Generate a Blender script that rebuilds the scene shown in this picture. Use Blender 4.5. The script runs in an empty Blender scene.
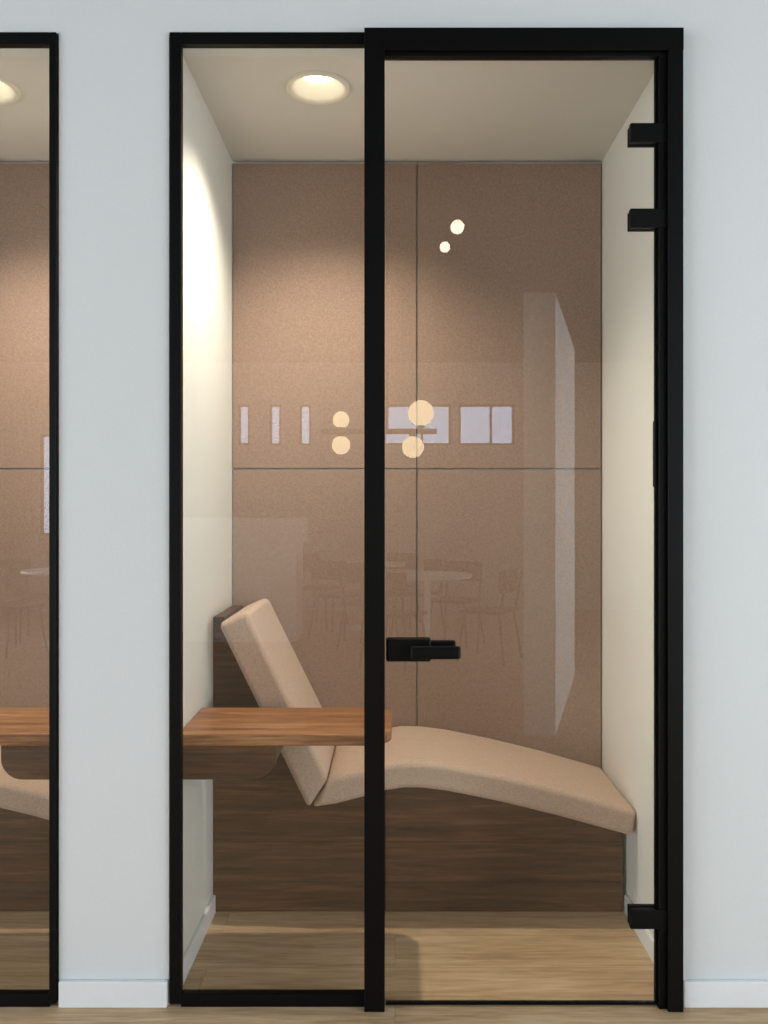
import bpy, bmesh, math
from mathutils import Vector
scene = bpy.context.scene
scene.view_settings.view_transform = 'Standard'
scene.view_settings.look = 'None'

# ------------------------------------------------------------ helpers
def lin(c):
    return tuple(((v/255)/12.92 if v/255 <= .04045 else ((v/255+.055)/1.055)**2.4) for v in c) + (1,)

def new_mat(name):
    m = bpy.data.materials.new(name); m.use_nodes = True
    nt = m.node_tree; nt.nodes.clear()
    out = nt.nodes.new('ShaderNodeOutputMaterial')
    return m, nt, out

def paint(name, col, rough=.6, noise=.03, scale=40, bump=.02, metallic=0.0, spec=.4):
    m, nt, out = new_mat(name)
    b = nt.nodes.new('ShaderNodeBsdfPrincipled')
    b.inputs['Roughness'].default_value = rough
    b.inputs['Metallic'].default_value = metallic
    b.inputs['Specular IOR Level'].default_value = spec
    tc = nt.nodes.new('ShaderNodeTexCoord')
    n = nt.nodes.new('ShaderNodeTexNoise'); n.inputs['Scale'].default_value = scale
    n.inputs['Detail'].default_value = 4
    r = nt.nodes.new('ShaderNodeValToRGB')
    c = lin(col)
    r.color_ramp.elements[0].position = .3; r.color_ramp.elements[1].position = .7
    r.color_ramp.elements[0].color = tuple(v*(1-noise) for v in c[:3])+(1,)
    r.color_ramp.elements[1].color = tuple(min(1, v*(1+noise)) for v in c[:3])+(1,)
    nt.links.new(tc.outputs['Object'], n.inputs['Vector'])
    nt.links.new(n.outputs['Fac'], r.inputs['Fac'])
    nt.links.new(r.outputs['Color'], b.inputs['Base Color'])
    bp = nt.nodes.new('ShaderNodeBump'); bp.inputs['Strength'].default_value = bump
    bp.inputs['Distance'].default_value = .01
    nt.links.new(n.outputs['Fac'], bp.inputs['Height'])
    nt.links.new(bp.outputs['Normal'], b.inputs['Normal'])
    nt.links.new(b.outputs[0], out.inputs[0])
    return m

def fabric(name, col, var=.08, scale=700, bump=.25, n2scale=60):
    m, nt, out = new_mat(name)
    b = nt.nodes.new('ShaderNodeBsdfPrincipled')
    b.inputs['Roughness'].default_value = .95
    b.inputs['Specular IOR Level'].default_value = .1
    b.inputs['Sheen Weight'].default_value = .1
    tc = nt.nodes.new('ShaderNodeTexCoord')
    n1 = nt.nodes.new('ShaderNodeTexNoise'); n1.inputs['Scale'].default_value = scale; n1.inputs['Detail'].default_value = 3
    n2 = nt.nodes.new('ShaderNodeTexNoise'); n2.inputs['Scale'].default_value = n2scale; n2.inputs['Detail'].default_value = 6
    ma = nt.nodes.new('ShaderNodeMath'); ma.operation = 'ADD'
    ma2 = nt.nodes.new('ShaderNodeMath'); ma2.operation = 'MULTIPLY'; ma2.inputs[1].default_value = .5
    for n in (n1, n2): nt.links.new(tc.outputs['Object'], n.inputs['Vector'])
    nt.links.new(n1.outputs['Fac'], ma.inputs[0]); nt.links.new(n2.outputs['Fac'], ma.inputs[1])
    nt.links.new(ma.outputs[0], ma2.inputs[0])
    r = nt.nodes.new('ShaderNodeValToRGB'); c = lin(col)
    r.color_ramp.elements[0].position = .37; r.color_ramp.elements[1].position = .63
    r.color_ramp.elements[0].color = tuple(v*(1-var) for v in c[:3])+(1,)
    r.color_ramp.elements[1].color = tuple(v*(1+var) for v in c[:3])+(1,)
    nt.links.new(ma2.outputs[0], r.inputs['Fac']); nt.links.new(r.outputs['Color'], b.inputs['Base Color'])
    bp = nt.nodes.new('ShaderNodeBump'); bp.inputs['Strength'].default_value = bump; bp.inputs['Distance'].default_value = .002
    nt.links.new(n1.outputs['Fac'], bp.inputs['Height']); nt.links.new(bp.outputs['Normal'], b.inputs['Normal'])
    nt.links.new(b.outputs[0], out.inputs[0])
    return m

def wood(name, dark, mid, light, rough=.45, sc=(1.2, 14, 22), plank=None, offs=0.0):
    """grain along X. plank=(length,width) for floor in XY"""
    m, nt, out = new_mat(name)
    L = nt.links.new
    b = nt.nodes.new('ShaderNodeBsdfPrincipled'); b.inputs['Roughness'].default_value = rough
    b.inputs['Specular IOR Level'].default_value = .3
    tc = nt.nodes.new('ShaderNodeTexCoord')
    mp = nt.nodes.new('ShaderNodeMapping'); mp.inputs['Scale'].default_value = sc
    mp.inputs['Location'].default_value = (offs, offs*3, offs*2)
    L(tc.outputs['Object'], mp.inputs['Vector'])
    vec = mp.outputs['Vector']
    if plank:
        br = nt.nodes.new('ShaderNodeTexBrick')
        br.inputs['Scale'].default_value = 1; br.inputs['Brick Width'].default_value = plank[0]
        br.inputs['Row Height'].default_value = plank[1]; br.inputs['Mortar Size'].default_value = .0010
        br.inputs['Mortar Smooth'].default_value = .3
        br.inputs['Color1'].default_value = (0, 0, 0, 1); br.inputs['Color2'].default_value = (1, 1, 1, 1)
        br.inputs['Mortar'].default_value = (.5, .5, .5, 1)
        br.offset = .37
        L(tc.outputs['Object'], br.inputs['Vector'])
        add = nt.nodes.new('ShaderNodeVectorMath'); add.operation = 'MULTIPLY_ADD'
        add.inputs[1].default_value = (7, 13, 5)
        L(br.outputs['Color'], add.inputs[0]); L(vec, add.inputs[2]); vec = add.outputs[0]
    n1 = nt.nodes.new('ShaderNodeTexNoise'); n1.inputs['Scale'].default_value = 1.3
    n1.inputs['Detail'].default_value = 8; n1.inputs['Roughness'].default_value = .62; n1.inputs['Distortion'].default_value = .8
    L(vec, n1.inputs['Vector'])
    n2 = nt.nodes.new('ShaderNodeTexNoise'); n2.inputs['Scale'].default_value = 7
    n2.inputs['Detail'].default_value = 6
    L(vec, n2.inputs['Vector'])
    mx = nt.nodes.new('ShaderNodeMath'); mx.operation = 'MULTIPLY_ADD'; mx.inputs[1].default_value = .35
    L(n2.outputs['Fac'], mx.inputs[0])
    sc1 = nt.nodes.new('ShaderNodeMath'); sc1.operation = 'MULTIPLY'; sc1.inputs[1].default_value = .65
    L(n1.outputs['Fac'], sc1.inputs[0]); L(sc1.outputs[0], mx.inputs[2])
    r = nt.nodes.new('ShaderNodeValToRGB'); e = r.color_ramp.elements
    e[0].position = .36; e[0].color = lin(dark); e[1].position = .64; e[1].color = lin(light)
    k = e.new(.5); k.color = lin(mid)
    L(mx.outputs[0], r.inputs['Fac'])
    col = r.outputs['Color']
    if plank:
        hs = nt.nodes.new('ShaderNodeMixRGB'); hs.blend_type = 'MULTIPLY'
        L(br.outputs['Fac'], hs.inputs['Fac']); L(col, hs.inputs['Color1']); hs.inputs['Color2'].default_value = (.75, .7, .64, 1)
        tone = nt.nodes.new('ShaderNodeMixRGB'); tone.blend_type = 'MULTIPLY'; tone.inputs['Fac'].default_value = .05
        L(hs.outputs[0], tone.inputs['Color1']); L(br.outputs['Color'], tone.inputs['Color2'])
        col = tone.outputs[0]
    L(col, b.inputs['Base Color'])
    bp = nt.nodes.new('ShaderNodeBump'); bp.inputs['Strength'].default_value = .06; bp.inputs['Distance'].default_value = .004
    L(mx.outputs[0], bp.inputs['Height']); L(bp.outputs['Normal'], b.inputs['Normal'])
    L(b.outputs[0], out.inputs[0])
    return m

def emis(name, col, strength):
    m, nt, out = new_mat(name)
    e = nt.nodes.new('ShaderNodeEmission'); e.inputs[0].default_value = col; e.inputs[1].default_value = strength
    nt.links.new(e.outputs[0], out.inputs[0]); return m

def glass_mat(name, tint=(.985, .99, .985, 1), f0=.048):
    m, nt, out = new_mat(name); L = nt.links.new
    lw = nt.nodes.new('ShaderNodeLayerWeight'); lw.inputs['Blend'].default_value = .5
    p = nt.nodes.new('ShaderNodeMath'); p.operation = 'POWER'; p.inputs[1].default_value = 5
    L(lw.outputs['Facing'], p.inputs[0])
    q = nt.nodes.new('ShaderNodeMath'); q.operation = 'MULTIPLY_ADD'; q.inputs[1].default_value = .94; q.inputs[2].default_value = f0
    L(p.outputs[0], q.inputs[0])
    t = nt.nodes.new('ShaderNodeBsdfTransparent'); t.inputs[0].default_value = tint
    g = nt.nodes.new('ShaderNodeBsdfGlossy'); g.inputs['Roughness'].default_value = 0.0
    g.inputs[0].default_value = (1, 1, 1, 1)
    mx = nt.nodes.new('ShaderNodeMixShader')
    L(q.outputs[0], mx.inputs[0]); L(t.outputs[0], mx.inputs[1]); L(g.outputs[0], mx.inputs[2])
    L(mx.outputs[0], out.inputs[0]); return m

def link(ob, parent=None):
    scene.collection.objects.link(ob)
    if parent: ob.parent = parent
    return ob

def empty(name):
    e = bpy.data.objects.new(name, None); scene.collection.objects.link(e); return e

def mesh_from_bm(name, bm, mat, parent=None, smooth=False, bevel=0, seg=3):
    bmesh.ops.recalc_face_normals(bm, faces=bm.faces)
    me = bpy.data.meshes.new(name); bm.to_mesh(me); bm.free()
    if isinstance(mat, (list, tuple)):
        for k in mat: me.materials.append(k)
    else: me.materials.append(mat)
    if smooth:
        for p in me.polygons: p.use_smooth = True
    ob = bpy.data.objects.new(name, me); link(ob, parent)
    if bevel:
        md = ob.modifiers.new('bevel', 'BEVEL'); md.width = bevel; md.segments = seg; md.limit_method = 'ANGLE'
        md.angle_limit = math.radians(40); md.harden_normals = False
    return ob

def add_box(bm, x0, x1, y0, y1, z0, z1, mi=0):
    if x0 > x1: x0, x1 = x1, x0
    v = [bm.verts.new(p) for p in ((x0,y0,z0),(x1,y0,z0),(x1,y1,z0),(x0,y1,z0),(x0,y0,z1),(x1,y0,z1),(x1,y1,z1),(x0,y1,z1))]
    for f in ((0,3,2,1),(4,5,6,7),(0,1,5,4),(1,2,6,5),(2,3,7,6),(3,0,4,7)):
        fc = bm.faces.new([v[i] for i in f]); fc.material_index = mi

def boxes(name, lst, mat, parent=None, bevel=0, seg=2):
    bm = bmesh.new()
    for b in lst: add_box(bm, *b)
    return mesh_from_bm(name, bm, mat, parent, bevel=bevel, seg=seg)

def add_prism(bm, pts, axis, a, c):
    mk = (lambda p, t: (p[0], t, p[1])) if axis == 'y' else (lambda p, t: (p[0], p[1], t))
    A = [bm.verts.new(mk(p, a)) for p in pts]; B = [bm.verts.new(mk(p, c)) for p in pts]
    bm.faces.new(A); bm.faces.new(B[::-1])
    n = len(pts)
    for i in range(n): bm.faces.new([A[i], A[(i+1) % n], B[(i+1) % n], B[i]])

def prism(name, pts, axis, a, c, mat, parent=None, bevel=0, seg=3, smooth=False):
    bm = bmesh.new(); add_prism(bm, pts, axis, a, c)
    return mesh_from_bm(name, bm, mat, parent, smooth=smooth, bevel=bevel, seg=seg)

def add_cyl(bm, p0, p1, r0, r1=None, n=16, cap=True):
    r1 = r0 if r1 is None else r1
    p0 = Vector(p0); p1 = Vector(p1); d = (p1-p0).normalized()
    u = d.orthogonal().normalized(); w = d.cross(u)
    A = []; B = []
    for i in range(n):
        t = 2*math.pi*i/n; o = u*math.cos(t)+w*math.sin(t)
        A.append(bm.verts.new(p0+o*r0)); B.append(bm.verts.new(p1+o*r1))
    for i in range(n): bm.faces.new([A[i], A[(i+1) % n], B[(i+1) % n], B[i]])
    if cap: bm.faces.new(A[::-1]); bm.faces.new(B)

def add_sphere(bm, c, r, mi=0):
    res = bmesh.ops.create_uvsphere(bm, u_segments=24, v_segments=14, radius=r)
    for v in res['verts']: v.co += Vector(c)
    for f in {f for v in res['verts'] for f in v.link_faces}: f.material_index = mi; f.smooth = True

# ------------------------------------------------------------ materials
M_wall = paint('white_wall_paint', (218, 221, 221), .7, .012, 120, .03)
M_booth = paint('cream_booth_paint', (228, 228, 221), .65, .012, 120, .03)
M_ceil = paint('ceiling_paint', (218, 216, 210), .8, .01, 60, .02)
M_trim = paint('white_trim_paint', (232, 234, 234), .4, .01, 60, .01)
M_part = paint('white_partition_paint', (240, 240, 238), .6, .01, 60, .01)
M_black = paint('black_powder_coated_steel', (3, 3, 3), .5, .1, 300, .02, 0, .18)
M_chair = paint('brown_chair_plastic', (84, 70, 60), .5, .05, 60, .01)
M_hallceil = paint('hall_ceiling_paint', (92, 90, 88), .9, .02, 30, .02)
M_panel = fabric('brown_felt_panel', (156, 132, 117), .14, 320, .4, 130)
M_cush = fabric('beige_upholstery', (196, 171, 152), .14, 380, .5, 170)
M_walnut = wood('dark_walnut', (48, 28, 14), (76, 46, 26), (108, 70, 42), .5, (1.1, 10, 18))
M_table = wood('walnut_tabletop', (98, 60, 36), (142, 95, 59), (184, 136, 94), .4, (1.6, 26, 20), offs=2.3)
M_oak = wood('light_oak_floor', (170, 142, 108), (200, 170, 132), (220, 194, 158), .45, (1.4, 16, 16), plank=(1.5, .19))
M_glass = glass_mat('clear_glass')
M_tint = glass_mat('dimming_window_glass', (.66, .72, .80, 1), .045)  # tint added to dim the strong sky behind the rear windows
M_globe = emis('opal_globe_glow', (1, .80, .50, 1), 6)
M_led = emis('led_glow', (1, .90, .74, 1), 8)
M_refl = paint('downlight_reflector', (236, 229, 212), .6, .01, 30, 0)

CAMY = -2.329; CAMZ = 1.362
CH = 2.676     # booth ceiling
HH = 3.3       # hall ceiling
BY = .879      # booth back
XL, XR = -.619, .783
mir = lambda x: -1.54 - x
HX0, HX1, HY = -5.2, 4.2, -9.0

# ------------------------------------------------------------ shell
boxes('floor', [(HX0-.2, HX1+.2, HY-.2, 1.1, -.1, 0)], M_oak)
boxes('ceiling', [(HX0-.2, HX1+.2, HY-.2, 0.12, HH, HH+.1)], M_hallceil)
FT = 2.663
boxes('wall_front', [
    (mir(XL), XL, 0, BY+.1, 0, FT),
    (mir(XR), XR, 0, .12, FT, HH),
    (XR, HX1, 0, .12, 0, HH),
    (HX0, mir(XR), 0, .12, 0, HH)], M_wall)
boxes('wall_back', [(mir(XR)-.1, XR+.1, BY+.022, BY+.12, 0, CH+.2)], M_booth)

def wall_with_openings_x(name, x0, x1, y0, y1, z0, z1, ops, mat):
    L = []; y = y0
    for (a, b, c, d) in ops:
        L += [(x0, x1, y, a, z0, z1), (x0, x1, a, b, z0, c), (x0, x1, a, b, d, z1)]; y = b
    L.append((x0, x1, y, y1, z0, z1))
    return boxes(name, L, mat)
def wall_with_openings_y(name, y0, y1, x0, x1, z0, z1, ops, mat):
    L = []; x = x0
    for (a, b, c, d) in ops:
        L += [(x, a, y0, y1, z0, z1), (a, b, y0, y1, z0, c), (a, b, y0, y1, d, z1)]; x = b
    L.append((x, x1, y0, y1, z0, z1))
    return boxes(name, L, mat)

M_hallwall = paint('hall_wall_paint', (180, 172, 164), .8, .02, 20, .02)
wall_with_openings_x('wall_left', HX0-.15, HX0, HY, 0.12, 0, HH, [(-7.0, -1.0, .3, 2.9)], M_hallwall)
wall_with_openings_x('wall_right', HX1, HX1+.15, HY, 0.12, 0, HH, [(-6.6, -1.0, .3, 2.9)], M_hallwall)
rear_ops = [(-4.75, -4.0, 1.0, 2.35), (-2.1, -1.94, 2.2, 2.75), (-1.68, -1.52, 2.2, 2.75), (-1.28, -1.12, 2.2, 2.75), (-.15, .75, 2.2, 2.75), (.85, 1.6, 2.2, 2.75)]
wall_with_openings_y('wall_rear', HY-.15, HY, HX0, HX1, 0, HH, rear_ops, M_hallwall)

def added_win_x(name, x, y0, y1, z0, z1, n):
    e = empty(name); L = [(x-.03, x+.03, y0, y1, z0, z0+.06), (x-.03, x+.03, y0, y1, z1-.06, z1)]
    for i in range(n+1):
        c = y0+.03+(y1-y0-.06)*i/n
        L.append((x-.03, x+.03, c-.03, c+.03, z0+.06, z1-.06))
    boxes('window_frame', L, M_black, e)  # frame of the added, unseen side windows
added_win_x('window_1', HX0-.08, -7.0, -1.0, .3, 2.9, 4)  # unseen side window, added to bring daylight onto the front wall
added_win_x('window_2', HX1+.08, -6.6, -1.0, .3, 2.9, 4)  # opposite side window, likewise unseen and added for its light
for i, (a, b, c, d) in enumerate(rear_ops):
    e = empty('window_%d' % (i+3))
    fl = [(a, b, HY-.1, HY-.05, c, c+.03), (a, b, HY-.1, HY-.05, d-.03, d), (a, a+.03, HY-.1, HY-.05, c+.03, d-.03), (b-.03, b, HY-.1, HY-.05, c+.03, d-.03)]
    if b-a > .5:
        h = (a+b)/2+.06; fl += [(h-.015, h+.015, HY-.1, HY-.05, c+.03, d-.03)]
    boxes('window_frame', fl, M_black, e)
    boxes('window_pane', [(a+.03, b-.03, HY-.08, HY-.074, c+.03, d-.03)], M_tint, e)

def portal(x, y, z, sx, sy, rot):
    l = bpy.data.lights.new('daylight_portal', 'AREA'); l.shape = 'RECTANGLE'; l.size = sx; l.size_y = sy
    l.cycles.is_portal = True
    o = bpy.data.objects.new('daylight_portal', l); o.location = (x, y, z); o.rotation_euler = rot; link(o)
portal(HX0-.14, -4.0, 1.6, 2.6, 6.0, (0, -math.pi/2, 0))
portal(HX1+.14, -3.8, 1.6, 2.6, 5.6, (0, math.pi/2, 0))

# exterior baseboards
def bboard(name, x0, x1):
    boxes(name, [(x0, x1, -.016, 0, 0, .072)], M_trim, bevel=.004)
bboard('baseboard_pier', mir(XL)+.004, XL-.002)
bboard('baseboard_front', XR+.002, HX1)
bboard('baseboard_left', HX0, mir(XR)-.002)

# ------------------------------------------------------------ booth
def ceil_with_hole(name, x0, x1, y0, y1, z, cx, cy, r, mat):
    bm = bmesh.new()
    angs = [2*math.pi*i/64 for i in range(64)]
    for (X, Y) in ((x0,y0),(x1,y0),(x1,y1),(x0,y1)):
        angs.append(math.atan2(Y-cy, X-cx) % (2*math.pi))
    angs = sorted(set(round(a, 6) for a in angs))
    inn = []; outr = []; inn2 = []; out2 = []
    for a in angs:
        c, s = math.cos(a), math.sin(a)
        t = min([v for v in (((x1-cx)/c if c > 1e-9 else 9e9), ((x0-cx)/c if c < -1e-9 else 9e9), ((y1-cy)/s if s > 1e-9 else 9e9), ((y0-cy)/s if s < -1e-9 else 9e9))])
        inn.append(bm.verts.new((cx+c*r, cy+s*r, z))); outr.append(bm.verts.new((cx+c*t, cy+s*t, z)))
        inn2.append(bm.verts.new((cx+c*r, cy+s*r, z+.14))); out2.append(bm.verts.new((cx+c*t, cy+s*t, z+.14)))
    n = len(angs)
    for i in range(n):
        j = (i+1) % n
        bm.faces.new([inn[i], inn[j], outr[j], outr[i]]); bm.faces.new([inn2[i], inn2[j], out2[j], out2[i]])
        bm.faces.new([inn[i], inn[j], inn2[j], inn2[i]]); bm.faces.new([outr[i], outr[j], out2[j], out2[i]])
    return mesh_from_bm(name, bm, mat)

def downlight(cx, cy, z, r, watts):
    e = empty('recessed_downlight')
    bm = bmesh.new()
    prof = [(.052, .046), (.054, .036), (.060, .032), (r*.80, .000), (r*.86, -.007), (r*.97, -.011), (r*1.03, -.007), (r*1.03, 0.0)]
    N = 64; rings = []
    for (pr, pz) in prof:
        rings.append([bm.verts.new((cx+pr*math.cos(2*math.pi*i/N), cy+pr*math.sin(2*math.pi*i/N), z+pz)) for i in range(N)])
    for a, b in zip(rings, rings[1:]):
        for i in range(N): bm.faces.new([a[i], a[(i+1) % N], b[(i+1) % N], b[i]])
    mesh_from_bm('reflector_trim', bm, M_refl, e, smooth=True)
    bm = bmesh.new(); add_cyl(bm, (cx, cy, z+.040), (cx, cy, z+.056), .053, n=48)
    mesh_from_bm('led_lens', bm, M_led, e)
    l = bpy.data.lights.new('lamp', 'SPOT'); l.energy = watts; l.color = (1, .89, .74); l.spot_size = math.radians(126)
    l.spot_blend = 1.0; l.shadow_soft_size = .03
    o = bpy.data.objects.new('lamp', l); o.location = (cx, cy, z-.004); link(o, e)

def booth(m):
    T = (lambda x: x) if not m else mir
    TC = (lambda x: x) if not m else (lambda x: x-1.704)
    def bx(a): return (T(a[0]), T(a[1])) + tuple(a[2:])
    def bc(a): return (TC(a[0]), TC(a[1])) + tuple(a[2:])
    boxes('wall_booth', [bx((XR, XR+.09, .121, BY+.02, 0, CH+.15))], M_booth)
    boxes('wall_booth_pier', [bx((XL, XL+.004, .02, BY+.02, 0, CH))], M_booth)
    xa, xb = sorted((T(XL+.004), T(XR)))
    lx = -.24 if not m else -.262
    ceil_with_hole('ceiling_booth', xa, xb, .1205, BY+.02, CH, T(lx), .325, .088, M_ceil)
    downlight(T(lx), .325, CH, .097, 96)
    # fabric panels
    xm = .083; zm = 1.509; g = .002
    e = empty('acoustic_wall_panels')
    for k, (a, b, c, d) in enumerate(((XL+.006, xm-g, zm+g, CH-.012), (xm+g, XR-.004, zm+g, CH-.012), (XL+.006, xm-g, .3, zm-g), (xm+g, XR-.004, .3, zm-g))):
        boxes('panel_%d' % (k+1), [bx((a, b, BY, BY+.02, c, d))], M_panel, e, bevel=.003)
    boxes('baseboard_booth', [bx((XL+.004, XL+.016, .07, .53, 0, .062)), bx((XR-.012, XR, .125, .53, 0, .062))], M_trim, bevel=.003)
    # ---------------- chaise
    ch = empty('built_in_chaise_lounge')
    bot = [(-.275, .394), (-.19, .405), (-.10, .428), (-.03, .448), (.03, .457), (.09, .456), (.17, .446), (.34, .412), (.52, .368), (.768, .300)]
    FY = .537
    prof = [(XL+.006, .0), (XL+.006, .995), (-.575, .995), (-.30, .405)] + [(x, z-.004) for (x, z) in bot] + [(.768, .0)]
    prism('wood_base', [(TC(x), z) for x, z in prof], 'y', FY, BY-.003, M_walnut, ch, bevel=.002, seg=1)
    boxes('joint_shadow_strip', [bc((XL+.008, .766, FY-.0008, FY+.001, z, z+.0018)) for z in (.10, .235)], M_black, ch)  # thin raised black strips imitate the shadow lines of the board joints
    th = .088; top = []
    n = len(bot)
    for i, (x, z) in enumerate(bot):
        a = bot[max(i-1, 0)]; b = bot[min(i+1, n-1)]
        dx, dz = b[0]-a[0], b[1]-a[1]; l = math.hypot(dx, dz)
        top.append((x-dz/l*th, z+dx/l*th))
    bot[0] = (-.270, .392); top[0] = (-.207, .496); top[1] = (-.162, .505); top[-1] = (.782, .385)
    seat = bot + top[::-1]
    def cushion(name, pts):
        bm = bmesh.new(); P = [(TC(x), z) for x, z in pts]
        add_prism(bm, P, 'y', .408, BY-.004)
        ob = mesh_from_bm(name, bm, M_cush, ch, smooth=True)
        md = ob.modifiers.new('bevel', 'BEVEL'); md.width = .021; md.segments = 5; md.limit_method = 'ANGLE'; md.angle_limit = math.radians(50)
        md.use_clamp_overlap = False
        ob.modifiers.new('wn', 'WEIGHTED_NORMAL')
    cushion('seat_cushion', seat)
    cushion('back_cushion', [(-.281, .388), (-.213, .492), (-.478, 1.030), (-.572, .988)])
    # ---------------- side table
    tb = empty('wall_mounted_table')
    x0, x1, y0, y1 = XL+.006, -.010, .052, .378; r = .07
    pts = [(x0, y0)]
    for k in range(9):
        a = -math.pi/2 + k*math.pi/16; pts.append((x1-r+r*math.cos(a), y0+r+r*math.sin(a)))
    for k in range(9):
        a = k*math.pi/16; pts.append((x1-r+r*math.cos(a), y1-r+r*math.sin(a)))
    pts.append((x0, y1))
    prism('table_top', [(T(x), y) for x, y in pts], 'z', .695, .727, M_table, tb, bevel=.004, seg=2)
    r = .06; a0, a1, z0, z1 = XL+.006, (-.34 if not m else -.42), .59, .694
    pts = [(a0, z1), (a0, z0)]
    for k in range(9):
        a = -math.pi/2 + k*math.pi/16; pts.append((a1-r+r*math.cos(a), z0+r+r*math.sin(a)))
    pts.append((a1, z1))
    prism('table_bracket', [(T(x), z) for x, z in pts], 'y', .085, .35, M_walnut, tb, bevel=.002, seg=1)
    # ---------------- front frame
    fr = empty('door_frame')
    def B(name, *a, **k):
        return boxes(name, [bx(b) for b in a], k.get('mat', M_black), fr, bevel=k.get('bevel', .0012), seg=1)
    w = .031 if not m else .019
    D1 = .014
    B('fixed_frame', (XL+.004, XL+.004+w, -.010, D1, .008, FT-.002), (XL+.004+w, -.083, -.010, D1, 2.628, FT-.002), (XL+.004+w, -.083, -.010, D1, .0, .036))
    B('centre_post', (-.083, -.028, -.034, .02, 0, 2.66))
    B('door_head', (-.028, XR-.003, -.034, .006, 2.60, 2.66), (-.028, .738, -.02, .006, 2.590, 2.60))
    B('door_jamb', (.738, XR-.004, -.034, .016, 0, 2.60), (.717, .738, -.02, .006, 0, 2.590))
    B('fixed_glass', (XL+.004+w-.004, -.082, -.001, .007, .03, 2.634), mat=M_glass, bevel=0)
    d = empty('door_1' if not m else 'door_2')
    def D(name, *a, **k):
        return boxes(name, [bx(b) for b in a], k.get('mat', M_black), d, bevel=k.get('bevel', .003), seg=2)
    D('door_glass', (-.025, .716, -.004, .004, .012, 2.589), mat=M_glass, bevel=0)
    D('glass_edge_seal', (-.025, .716, -.006, .006, .004, .010), (.711, .7165, -.0065, .0065, .012, 2.589), bevel=0)
    for i, z in enumerate((2.381, 2.149, .245)):
        D('hinge_%d' % (i+1), (.639, .742, -.024, -.0045, z-.026, z+.026), (.641, .735, .0045, .018, z-.025, z+.025), bevel=.002)
    D('lock_body', (-.0245, .098, -.022, -.0045, .944, 1.006), (-.0245, .098, .0045, .022, .944, 1.006), bevel=.006)
    D('lever_handle', (.04, .176, -.062, -.044, .957, .992), bevel=.007)
    D('lever_neck', (.05, .075, -.046, -.021, .962, .987), bevel=.003)
    D('lever_handle_inside', (.04, .170, .044, .06, .957, .992), bevel=.007)
    D('strike_magnet', (.709, .713, -.010, .010, 1.42, 1.60), bevel=.001)

booth(False)
booth(True)

# ------------------------------------------------------------ hall behind the camera (seen in the glass)
prism('wall_partition', [(.77, -2.76), (.96, -2.76), (1.46, -4.58), (1.27, -4.58)], 'z', 0, 2.65, M_part)

# globe chandelier
GL = ((.20, 2.09, .10), (.138, 1.83, .085), (-.415, 2.04, .065), (-.415, 1.845, .072))
bm = bmesh.new(); cy = -4.2
add_cyl(bm, (-.06, cy, 1.95), (-.06, cy, HH), .01)
add_cyl(bm, (-.06, cy, HH-.03), (-.06, cy, HH), .07, n=24)
add_cyl(bm, (-.56, cy, 1.95), (.32, cy, 1.95), .022)
for x, z, r in GL:
    s = 1 if z > 1.95 else -1
    add_cyl(bm, (x, cy, 1.95), (x, cy, z-s*r*.95), .008)
    add_cyl(bm, (x, cy, z-s*(r+.012)), (x, cy, z-s*r*.9), .028, n=20)
root = empty('globe_chandelier')
mesh_from_bm('frame', bm, M_black, root)
bm = bmesh.new()
for x, z, r in GL: add_sphere(bm, (x, cy, z), r)
mesh_from_bm('globes', bm, M_globe, root, smooth=True)

# hall spotlights
M_spot = emis('spot_glow', (1, .9, .72, 1), 12)
for (x, y, r) in ((.41, -3.26, .045), (.355, -3.72, .037)):
    e = empty('ceiling_spotlight'); bm = bmesh.new()
    add_cyl(bm, (x, y, HH-.05), (x, y, HH), .02, n=28)
    mesh_from_bm('housing', bm, M_hallceil, e)
    bm = bmesh.new(); add_sphere(bm, (x, y, HH-.045-r), r)
    mesh_from_bm('bulb', bm, M_spot, e, smooth=True)

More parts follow.
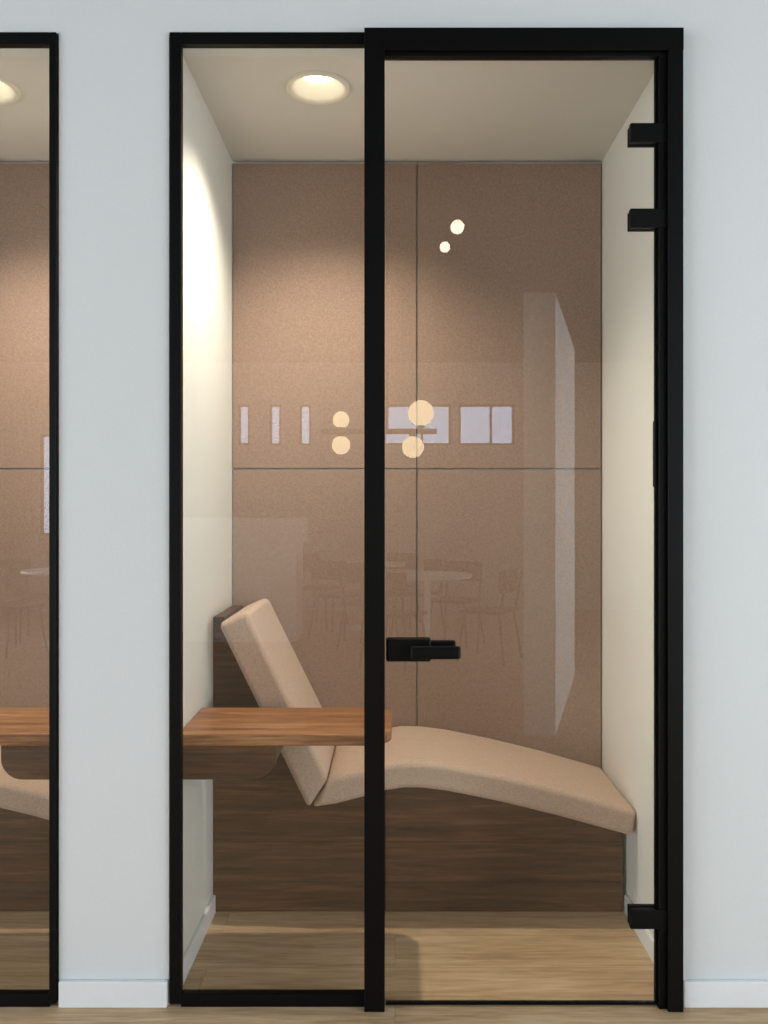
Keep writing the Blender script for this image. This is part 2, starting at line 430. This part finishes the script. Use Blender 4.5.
def round_table(x, y, r):
    bm = bmesh.new()
    add_cyl(bm, (x, y, .72), (x, y, .745), r, n=40)
    add_cyl(bm, (x, y, .02), (x, y, .72), .03, n=16)
    add_cyl(bm, (x, y, 0), (x, y, .02), r*.55, n=32)
    mesh_from_bm('round_dining_table', bm, M_trim)
def chair(x, y, ang):
    bm = bmesh.new()
    add_box(bm, -.21, .21, -.2, .2, .43, .46)
    for sx in (-1, 1):
        add_cyl(bm, (sx*.22, -.21, 0), (sx*.17, -.16, .43), .012, n=8)
        add_cyl(bm, (sx*.22, .23, 0), (sx*.18, .17, .43), .012, n=8)
        add_cyl(bm, (sx*.18, .18, .43), (sx*.19, .24, .80), .012, n=8)
    pts = []
    for k in range(9):
        a = -1+k/4; pts.append((a*.21, .245-.05*a*a))
    for k in range(9):
        a = 1-k/4; pts.append((a*.21, .225-.05*a*a))
    add_prism(bm, pts, 'z', .62, .82)
    ob = mesh_from_bm('dining_chair', bm, M_chair, bevel=.004)
    ob.location = (x, y, 0); ob.rotation_euler = (0, 0, ang)
for (x, y) in ((.3, -5.6), (-.3, -7.2), (-3.3, -6.2)):
    round_table(x, y, .42)
    for k in range(4):
        a = k*math.pi/2+.5
        chair(x+math.cos(a)*.62, y+math.sin(a)*.62, a-math.pi/2)
boxes('reception_counter', [(-2.4, -1.0, -6.9, -6.3, 0, 1.0), (-2.45, -.95, -6.95, -6.25, 1.0, 1.26)], M_part, bevel=.006)

# ------------------------------------------------------------ world
w = bpy.data.worlds.new('daylight'); scene.world = w; w.use_nodes = True
nt = w.node_tree; nt.nodes.clear()
o = nt.nodes.new('ShaderNodeOutputWorld'); bg = nt.nodes.new('ShaderNodeBackground')
bg.inputs[0].default_value = (.83, .92, 1, 1); bg.inputs[1].default_value = 6.6
nt.links.new(bg.outputs[0], o.inputs[0])

# ------------------------------------------------------------ camera
cam = bpy.data.cameras.new('camera'); co = bpy.data.objects.new('camera', cam); link(co)
co.location = (0, CAMY, CAMZ); co.rotation_euler = (math.pi/2, 0, 0)
cam.sensor_fit = 'VERTICAL'; cam.sensor_height = 36; cam.lens = 850/1024*36
cam.shift_x = -(395-384)/1024; cam.shift_y = -(512-508)/1024
cam.clip_start = .05
scene.camera = co
